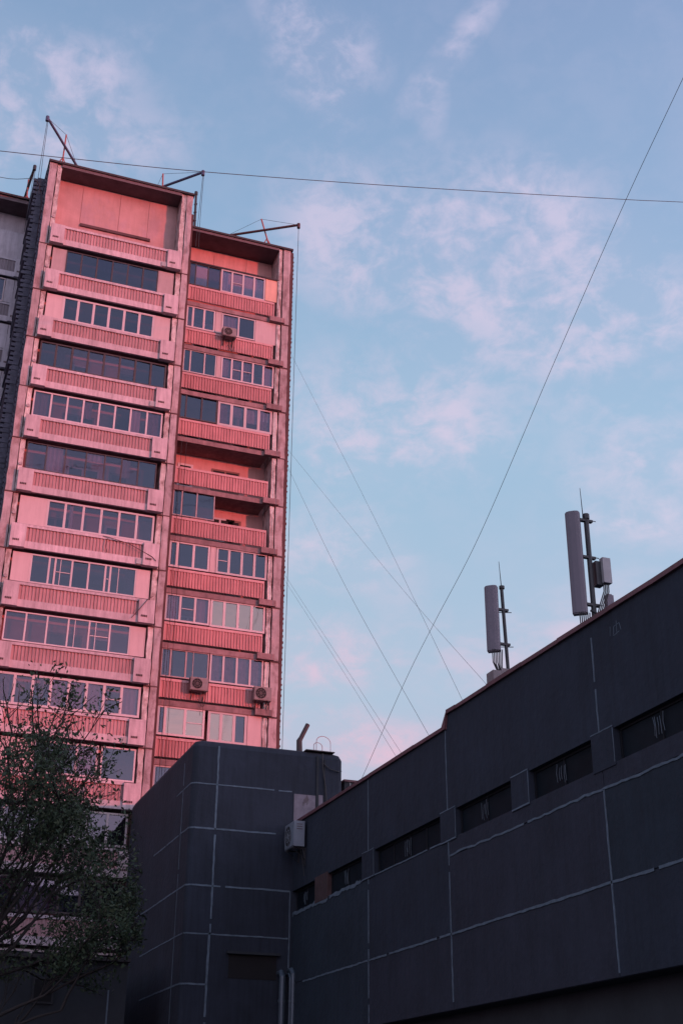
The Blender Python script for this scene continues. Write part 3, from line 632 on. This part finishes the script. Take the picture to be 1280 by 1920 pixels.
for (a, c) in (((19.95, 11.25), (20.0, 11.42)), ((20.0, 11.42), (20.22, 11.40)), ((20.22, 11.4), (20.25, 11.22)), ((20.25, 11.22), (20.02, 11.24)), ((20.1, 11.5), (20.12, 11.2)), ((20.35, 11.45), (20.38, 11.25))):
    ribbon(lg, (XW, a[0] + 1.3, a[1] - .12), (XW, c[0] + 1.3, c[1] - .12), nx, .02, 0, thick=.004, step=.05, wob=.003)
lg.build('scratch_mark', MORT, HL)

# ------------------------------------------------------------------ stair block (front plane Y = 42.7)
SB = thing('stair_block', 'dark square block with rounded corners and pale joint lines beneath the tower', 'building', (13, 48, 0))
BX0, BX1, BY0, BY1 = 10.28, 15.82, 42.7, 53.2
def rounded(x0, x1, y0, y1, r, n=5):
    pts = []
    for cx, cy, a0 in ((x0 + r, y0 + r, 180), (x1 - r, y0 + r, 270), (x1 - r, y1 - r, 0), (x0 + r, y1 - r, 90)):
        for i in range(n + 1):
            a = rad(a0 + 90 * i / n); pts.append((cx + r * math.cos(a), cy + r * math.sin(a)))
    return pts
w = MB(); ft = rounded(BX0, BX1, BY0, BY1, .2)
w.prism(ft, 0, 13.95)
it = rounded(BX0 + .08, BX1 - .08, BY0 + .08, BY1 - .08, .17); it2 = rounded(BX0 + .26, BX1 - .26, BY0 + .2, BY1 - .26, .12)
n = len(ft); b = len(w.v)
w.v += [(x, y, 13.95) for x, y in ft] + [(x, y, 14.12) for x, y in it] + [(x, y, 14.19) for x, y in it2]
for L_ in range(2):
    for k in range(n): w.f.append((b + L_ * n + k, b + L_ * n + (k + 1) % n, b + (L_ + 1) * n + (k + 1) % n, b + (L_ + 1) * n + k)); w.mi.append(0)
w.f.append(tuple(b + 2 * n + k for k in range(n))); w.mi.append(0)
ny = (0, -1, 0); cx0 = BX0 + .2
def around(z, xr, ylen, wd=.075):
    ribbon(w, (cx0, BY0, z), (xr, BY0, z), ny, wd, 1)
    if ylen: ribbon(w, (BX0, BY0 + .2 + ylen, z), (BX0, BY0 + .2, z), nx, wd, 1)
    for i in range(5):
        a0, a1 = rad(180 + 18 * i), rad(180 + 18 * (i + 1)); q0 = Vector((cx0 + .2 * math.cos(a0), BY0 + .2 + .2 * math.sin(a0), z)); q1 = Vector((cx0 + .2 * math.cos(a1), BY0 + .2 + .2 * math.sin(a1), z))
        am = (a0 + a1) / 2; ribbon(w, q0, q1, (math.cos(am), math.sin(am), 0), wd, 1, step=.5, wob=.003, jit=.1)
around(12.63, 13.9, 2.0, .06); around(11.1, 13.35, 5.2); around(9.2, 13.9, 7.5); around(7.65, 13.88, 6.5, .06); around(6.08, 11.15, 6.0)
ribbon(w, (11.18, BY0, 14.0), (11.18, BY0, 7.65), ny, .085, 1); ribbon(w, (11.15, BY0, 7.7), (11.12, BY0, 2.0), ny, .1, 1)
ribbon(w, (BX0, 43.95, 13.6), (BX0, 43.95, 2), nx, .05, 1); ribbon(w, (13.92, BY0, 9.2), (13.92, BY0, 6.4), ny, .045, 1)
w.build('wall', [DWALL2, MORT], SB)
p = MB(); p.box(11.85, 13.5, BY0 - .012, BY0 + .1, 6.30, 7.05, 0); p.box(11.75, 13.6, BY0 - .16, BY0 - .013, 7.06, 7.14, 1); p.build('window', [BLACK, DLOW], SB)
p = MB(); p.box(13.98, 14.78, BY0 - .03, BY0 + .01, 11.5, 12.56); p.box(14.9, 15.06, BY0 - .02, BY0 + .01, 11.5, 12.6); p.build('bare_patch', PATCH, SB)
p = MB(); p.box(14.80, 14.88, BY0 - .05, BY0 + .01, 11.4, 14.0); p.box(15.1, 15.14, BY0 - .03, BY0 + .01, 11.4, 13.9); p.build('downpipe', DLOW, SB)
p = MB(); p.tube([(15.0, BY0 - .1, 14.1), (15.02, BY0 - .07, 13.6), (15.14, BY0 - .06, 12.9), (15.2, BY0 - .07, 12.2), (15.2, BY0 - .07, 11.2)], .022, 5); p.tube([(15.05, BY0 - .05, 13.75), (15.3, BY0 - .08, 13.55), (15.6, BY0 - .08, 13.5), (15.83, BY0 + .2, 13.6)], .022, 5); p.build('cable', CABLE, SB)
p = MB(); p.box(14.4, 15.5, BY0 - .02, BY0 + .5, 14.195, 14.225); p.build('coping', DSTEEL, SB)
m = MB(); m.tube([(14.42, 43.5, 14.15), (14.40, 43.5, 14.75), (14.46, 43.5, 14.85), (14.72, 43.5, 15.40)], [.12, .11, .085, .085], 8); tag(m.build('roof_pipe', CABLE), 'short bent pipe, coloured black as if shaded, sticking up from the stair block roof', 'vent pipe')  # black colour stands in for shade on this pipe
for (x0, x1, zt, lb) in ((14.9, 15.3, 14.72, 'smaller thin wire hoop on the stair block roof'), (15.0, 15.62, 14.98, 'larger thin wire hoop on the stair block roof')):
    m = MB(); cx = (x0 + x1) / 2; rr = (x1 - x0) / 2; m.tube([(x0, 43.3, 14.15)] + [(cx - rr * math.cos(i * math.pi / 10), 43.3 + .02 * i, (zt - rr * .8) + rr * .8 * math.sin(i * math.pi / 10)) for i in range(11)] + [(x1, 43.5, 14.15)], .014, 4)
    tag(m.build('wire_hoop', GREYP), lb, 'wire hoop')
m = MB(); m.box(16.22, 16.9, 43.6, 44.4, 11.5, 13.42); m.box(16.18, 16.94, 43.55, 44.45, 13.42, 13.5, 1); m.box(16.42, 16.46, 43.585, 43.599, 11.5, 13.4, 2)
tag(m.build('roof_vent_box', [DLOW, COPM, GREYP]), 'small dark vent box on the roof right of the stair block', 'vent box')
ac_unit((XW, 41.7, 10.86), (-1, 0, 0), 'pale air conditioner in the corner between the stair block and the long dark wall', w=1.0, h=.85, d=.36)
for i, (x, rr, zt) in enumerate(((13.59, .10, 6.4), (13.86, .035, 6.38), (14.08 - .12, .09, 6.5))):
    m = MB(); m.tube([(x, 42.3, 0), (x, 42.3, zt), (x, 42.42, zt + .12), (x, 42.69, zt + .12)], rr, 10)
    for q in range(4): m.tube([(x, 42.3, 1.4 + q * 1.4), (x, 42.3, 1.48 + q * 1.4)], rr * 1.25, 10)
    tag(m.build('standpipe', PIPEM), ('thick metal pipe left of two others, running up the stair block corner', 'thinnest metal pipe, between two thick ones, in the stair block corner', 'thick metal pipe nearest the long wall in the stair block corner')[i], 'pipe')

# ------------------------------------------------------------------ annex below the tree
AN = thing('flat_roofed_annex', 'low dark flat-roofed annex beneath the tree at the lower left', 'building', (0, 48, 0))
a = MB(); a.box(-14, 9.0, 45, 51.5, 0, 6.9); 
for x in (8.38, 4.1, -.5): a.box(x, x + .05, 44.985, 44.999, .3, 6.0, 1)
a.box(-14, 9.5, 44.9, 44.999, 6.2, 6.28, 1) if False else None
a.build('wall', [DLOW, MORT], AN)
a = MB(); a.box(-14.2, 9.05, 44.8, 51.7, 6.9, 7.02); a.build('roof', ROOFM, AN)
for x in (5.9, 1.0, -4.0):
    f = MB(); f.box(x, x + .7, 44.93, 44.998, 5.5, 6.3); f.build('window', DSTEEL, AN)
    p = MB(); p.box(x + .06, x + .64, 44.92, 44.929, 5.56, 6.24); p.build('pane', BLACK, AN)

# ------------------------------------------------------------------ antennas
def radome(mb, c, w, d, z0, z1, face):
    F = Vector(face).normalized(); X = Vector((0, 0, 1)).cross(F); pts = []
    for (a, e) in ((-w / 2, 0), (-w / 2, d * .62), (-w * .40, d * .86), (-w * .2, d), (w * .2, d), (w * .40, d * .86), (w / 2, d * .62), (w / 2, 0)):
        q = Vector(c) + X * a + F * e; pts.append((q.x, q.y))
    pts.reverse() if False else None
    mb.prism(pts, z0, z1)
    bb = [(c[0] + (x - c[0]) * .9, c[1] + (y - c[1]) * .9) for x, y in pts]
    mb.prism(bb, z1, z1 + .03); mb.prism(bb, z0 - .03, z0)
fc = (-.62, -.78, 0)
A1 = thing('cellular_antenna', 'shorter pale antenna panel on a dark mast, left one on the dark roof', 'antenna', (15.2, 29, 11.5), 'phone antennas on the dark roof edge')
m = MB(); radome(m, (15.12, 29.1, 0), .36, .17, 13.44, 15.3, fc); m.build('antenna_panel', RADOME, A1)
mx, my = 15.38, 29.0
m = MB(); m.tube([(mx + .12, my, 11.2), (mx, my, 15.32)], .05, 8); m.tube([(mx + .01, my, 15.28), (mx + .01, my, 15.36)], .08, 8); m.tube([(mx + .1, my, 12.1), (mx + .35, my + .15, 12.7), (mx + .5, my + .3, 12.4)], .07, 6); m.build('mast', DSTEEL, A1)
m = MB(); m.tube([(mx, my, 15.3), (mx - .04, my, 16.1)], [.014, .007], 5); m.build('lightning_rod', DSTEEL, A1)
for z in (13.65, 14.65):
    m = MB(); m.box(mx - .22, mx + .16, my - .05, my + .05, z - .03, z + .03); m.tube([(mx - .2, my, z - .1), (mx + .24, my - .05, z - .06)], .012, 4); m.build('clamp', DSTEEL, A1)
m = MB()
for i in range(7):
    x = 14.98 + i * .045; m.tube([(x, 28.95 - i * .01, 13.45), (x + .02, 28.98, 13.1 - .03 * (i % 3)), (15.15 + i * .02, 29.0, 12.8), (15.25 + i * .01, 29.0, 12.4)], .015, 5)
m.build('feeder_cable', CABLE, A1)
m = MB(); m.box(14.95, 15.2, 28.9, 29.3, 11.4, 12.85); m.box(15.22, 15.75, 28.95, 29.3, 11.4, 12.95); m.build('base_box', ACD, A1)

A2 = thing('cellular_antenna', 'taller pale antenna panel with a radio box on its mast, right of two', 'antenna', (15.2, 24.6, 11.6), 'phone antennas on the dark roof edge')
m = MB(); radome(m, (15.22, 24.75, 0), .36, .17, 12.93, 15.6, fc); m.build('antenna_panel', RADOME, A2)
mx, my = 15.5, 24.6
m = MB(); m.tube([(mx, my, 11.3), (mx, my, 15.55)], .065, 8); m.tube([(mx, my, 15.45), (mx, my, 15.58)], .09, 8); m.build('mast', DSTEEL, A2)
m = MB(); m.tube([(mx - .08, my, 15.4), (mx - .10, my, 16.3)], [.014, .007], 5); m.build('lightning_rod', DSTEEL, A2)
for z in (13.15, 14.4, 15.4):
    m = MB(); m.box(mx - .2, mx + .16, my - .05, my + .05, z - .03, z + .03); m.tube([(mx - .1, my, z + .04), (mx + .24, my - .05, z + .0)], .012, 4); m.build('clamp', DSTEEL, A2)
m = MB(); m.box(mx + .10, mx + .30, my - .1, my + .12, 13.68, 14.3, 1); m.box(mx + .24, mx + .46, my - .20, my - .05, 13.72, 14.38); m.build('radio_box', [GREYP, DSTEEL], A2)
m = MB(); m.box(mx + .34, mx + .52, my - .1, my + .04, 12.3, 13.45); m.box(mx + .37, mx + .49, my - .08, my + .02, 13.45, 13.48); m.build('antenna_panel', RADOME, A2)
m = MB()
for i in range(6):
    x = 15.1 + i * .05; m.tube([(x, 24.6 - i * .01, 12.92), (x + .02, 24.62, 12.65), (15.3 + i * .02, 24.65, 12.3), (15.4, 24.65, 12.0)], .015, 5)
for i in range(4):
    x = mx + .26 + i * .045; m.tube([(x, my - .12, 13.72), (x - .02, my - .14, 13.5), (x - .12, my - .1, 13.2), (x - .2, my - .05, 12.9)], .016, 5)
m.tube([(mx - .1, my, 13.0), (mx + .05, my - .1, 12.9), (mx + .1, my, 12.6), (mx - .12, my - .1, 12.5), (mx + .1, my - .1, 12.3)], .03, 5)
m.build('feeder_cable', CABLE, A2)
m = MB(); m.box(15.35, 15.75, 24.5, 24.8, 11.5, 12.55); m.build('base_box', DSTEEL, A2)

# ------------------------------------------------------------------ overhead wires
def onY(x, y, Y):
    d = FW + RT * ((x - 640) / 2388.06) - UP * ((y - 960) / 2388.06); s_ = Y / d.y; return Vector((s_ * d.x, Y, 1.6 + s_ * d.z))
def onX(x, y, X):
    d = FW + RT * ((x - 640) / 2388.06) - UP * ((y - 960) / 2388.06); s_ = X / d.x; return Vector((X, s_ * d.y, 1.6 + s_ * d.z))
def wire(pts, r, label):
    P = [Vector(p) for p in pts]; out = []
    Q = [P[0] * 2 - P[1]] + P + [P[-1] * 2 - P[-2]]
    for i in range(1, len(Q) - 2):
        for k in range(8):
            t = k / 8; a, b_, c, d = Q[i - 1], Q[i], Q[i + 1], Q[i + 2]
            out.append(.5 * ((2 * b_) + (-a + c) * t + (2 * a - 5 * b_ + 4 * c - d) * t * t + (-a + 3 * b_ - 3 * c + d) * t * t * t))
    out.append(P[-1]); m = MB(); m.tube(out, r, 5); tag(m.build('overhead_wire', CABLE), label, 'wire', 'thin wires crossing the sky')
P = [onY(*q, 40) for q in ((0, 283), (140, 298), (380, 322), (760, 350), (1170, 374), (1280, 379))]
wire([P[0] + (P[0] - P[1]) * 4] + P + [P[-1] + (P[-1] - P[-2]) * 5], .015, 'long thick wire running nearly level across the whole sky above the tower')
P = [onY(*q, 50) for q in ((0, 332), (75, 350))]
wire([P[0] + (P[0] - P[1]) * 3, P[0], P[1], P[1] + (P[1] - P[0]) * .3 + Vector((0, 6, 0))], .014, 'thin short wire at the far left reaching the shaded wing roof')
P = [onX(*q, 16) for q in ((680, 1455), (760, 1275), (815, 1165), (900, 1000), (1040, 675), (1170, 380), (1280, 145))]
wire([P[0] + (P[0] - P[1]) * .8] + P + [P[-1] + (P[-1] - P[-2]) * 2], .0075, 'long diagonal wire rising from the dark roof to the upper right corner')
def dwire(a, c, e, r, label):
    A, C_ = onY(*a, 60), onX(*e, 15.5); M_ = onY(*c, (60 + C_.y) / 2); wire([A, M_, C_, C_ + (C_ - M_) * .12], r, label)
dwire((541, 655), (700, 968), (865, 1310), .0055, 'highest of the thin wires slanting from the tower edge down to the dark roof')
dwire((537, 840), (735, 1082), (912, 1284), .005, 'faint wire slanting from mid tower to the foot of the left antenna')
dwire((533, 862), (640, 1085), (803, 1378), .0065, 'wire slanting from mid tower to the step in the dark roof edge')
dwire((526, 1066), (630, 1225), (752, 1412), .005, 'upper one of two close parallel wires low beside the tower')
dwire((526, 1076), (625, 1230), (742, 1418), .005, 'lower one of two close parallel wires low beside the tower')

# ------------------------------------------------------------------ tree
TR = thing('tree', 'leafy young spring tree in front of the lower left of the tower', 'tree', (2.4, 38, 0))
rt = random.Random(21)
trk = MB(); tips = []
def inside(p):
    # a spreading crown, lower towards the stair block
    if p.x + (38 - p.y) * .3 > 7.75 or p.z < 5.6: return False
    return p.z < 13.3 - max(0, p.x - 5.1) * 1.35
def branch(p, d, L, r, lvl):
    n = 5; pts = [Vector(p)]; rs = [r]; d = Vector(d).normalized()
    for i in range(n):
        d = (d + Vector((rt.uniform(-.22, .22), rt.uniform(-.22, .22), rt.uniform(-.12, .2)))).normalized(); q_ = pts[-1] + d * L / n
        if lvl >= 1 and q_.z > 5.7 and not inside(q_): break
        pts.append(q_); rs.append(r * (1 - .6 * (i + 1) / n))
    n = len(pts) - 1
    if n < 1: return
    trk.tube(pts, rs, 6 if lvl < 2 else 4, cap=False)
    if lvl >= 2: tips.extend(pts[2:])
    if lvl >= 4 or (lvl >= 2 and not inside(pts[-1])): return
    k = (5, 4, 4, 3)[lvl]
    for i in range(k):
        t = rt.uniform(.3, 1) if i else 1.0; q = pts[min(n, int(t * n))]
        dd = (d + Vector((rt.uniform(-1, 1), rt.uniform(-1, 1), rt.uniform(-.45, .7))) * .85).normalized()
        branch(q, dd, L * rt.uniform(.55, .78), r * (.5 if i else .6), lvl + 1)
trunk = [Vector((2.4, 38, 0)), Vector((2.5, 38, 2.0)), Vector((2.75, 37.9, 3.8)), Vector((3.0, 38, 5.2))]
trk.tube(trunk, [.26, .22, .19, .16], 10)
for (d, L, h) in (((.75, 0, .75), 4.2, 3), ((.35, .3, 1), 4.6, 3), ((-.2, -.3, 1), 4.6, 3), ((-.7, .2, .8), 4, 3), ((.95, -.3, .35), 3.6, 2), ((1, .3, .55), 3.9, 3), ((.1, -.5, .9), 4.3, 3), ((.9, 0, .1), 3.2, 2), ((-.6, -.4, .3), 3.5, 2), ((.5, -.2, 1.0), 4.6, 3), ((.6, .5, .95), 4.8, 3), ((.85, .1, .6), 4.4, 3), ((.2, .1, 1), 5.0, 3), ((.9, .4, .3), 3.8, 3), ((.55, -.5, .8), 4.6, 3)):
    branch(trunk[h], d, L, .075, 1)
trk.build('trunk', BARK, TR, smooth=True)
lf = MB(); LN = 0
from mathutils import noise as mn
for tip in tips:
    dn = mn.noise(tip * .75) + .35 * mn.noise(tip * 2.1)
    if tip.x > 5.2 and 7.0 < tip.z < 10.6: dn += .3
    if dn < -.09 + .05 * max(0, 9.5 - tip.z) or rt.random() < .1: continue
    nl = rt.randint(9, 24)
    for i in range(nl):
        p = tip + Vector((rt.gauss(0, .2), rt.gauss(0, .2), rt.gauss(0, .17)))
        if not inside(p): continue
        s_ = rt.uniform(.025, .07); a = Vector((rt.uniform(-1, 1), rt.uniform(-1, 1), rt.uniform(-1, 1))).normalized(); c = a.cross(Vector((rt.uniform(-1, 1), rt.uniform(-1, 1), rt.uniform(-1, 1)))).normalized()
        bi = len(lf.v); lf.v += [tuple(p - a * s_ * 1.3), tuple(p + c * s_ * .6), tuple(p + a * s_ * 1.3), tuple(p - c * s_ * .6)]; lf.f.append((bi, bi + 1, bi + 2, bi + 3)); lf.mi.append(0 if rt.random() < .7 else 1); LN += 1
LEAF = mat('spring leaf', (.022, .042, .020), rough=.7, var=.35, scale=1.2); LEAF2 = mat('young leaf', (.045, .062, .03), rough=.7, var=.3, scale=1.2)
lf.build('crown', [LEAF, LEAF2], TR)
print('leaves', LN, 'tips', len(tips))

# ------------------------------------------------------------------ unseen shade blocks behind the viewer: lower inferred from tower shadow, taller added
def lateral(l, dist):   # point at lateral coordinate l (across the sun direction) and distance dist towards the sun
    c, s_ = math.cos(SUN_T), math.sin(SUN_T)
    return Vector((c * l + s_ * dist, s_ * l - c * dist, 0))
def far_block(l0, l1, d0, d1, H, label):
    t = thing('unseen_shade_block', label, 'apartment block', lateral((l0 + l1) / 2, (d0 + d1) / 2))
    m = MB(); q = [lateral(l0, d0), lateral(l0, d1), lateral(l1, d1), lateral(l1, d0)]
    m.prism([(p.x, p.y) for p in q], 0, H); m.build('wall', WINGC, t)
    f = MB(); a, b_ = q[0], q[3]; u = (b_ - a).normalized(); nrm = Vector((-u.y, u.x, 0)); L = (b_ - a).length
    if nrm.dot(lateral(0, d0 - 10) - lateral(0, d0)) < 0: nrm = -nrm
    for r_ in range(int(H / 2.8)):
        x = 1.5
        while x < L - 2.5:
            for z_ in (r_ * 2.8 + .9,):
                p0 = a + u * x + nrm * .004; p1 = p0 + u * 1.5
                f.hexa([p0 + nrm * .05 + Vector((0, 0, z_)), p1 + nrm * .05 + Vector((0, 0, z_)), p1 + Vector((0, 0, z_)), p0 + Vector((0, 0, z_)), p0 + nrm * .05 + Vector((0, 0, z_ + 1.4)), p1 + nrm * .05 + Vector((0, 0, z_ + 1.4)), p1 + Vector((0, 0, z_ + 1.4)), p0 + Vector((0, 0, z_ + 1.4))])
            x += 3.2
    f.build('window', DSTEEL, t)
# distance along the sun direction of the tower front is about -43
far_block(31.2, 95, 62, 74, 13.7 + (62 + 43) * math.tan(SUN_EL), 'long grey apartment block behind the viewer, to the right')
far_block(-30, 30.8, 62, 74, 31, 'unseen taller block added behind the viewer to shade the antennas')  # added out of view, tall enough to keep sun off the antennas

for o in bpy.data.objects:
    if '_org' in o: del o['_org']
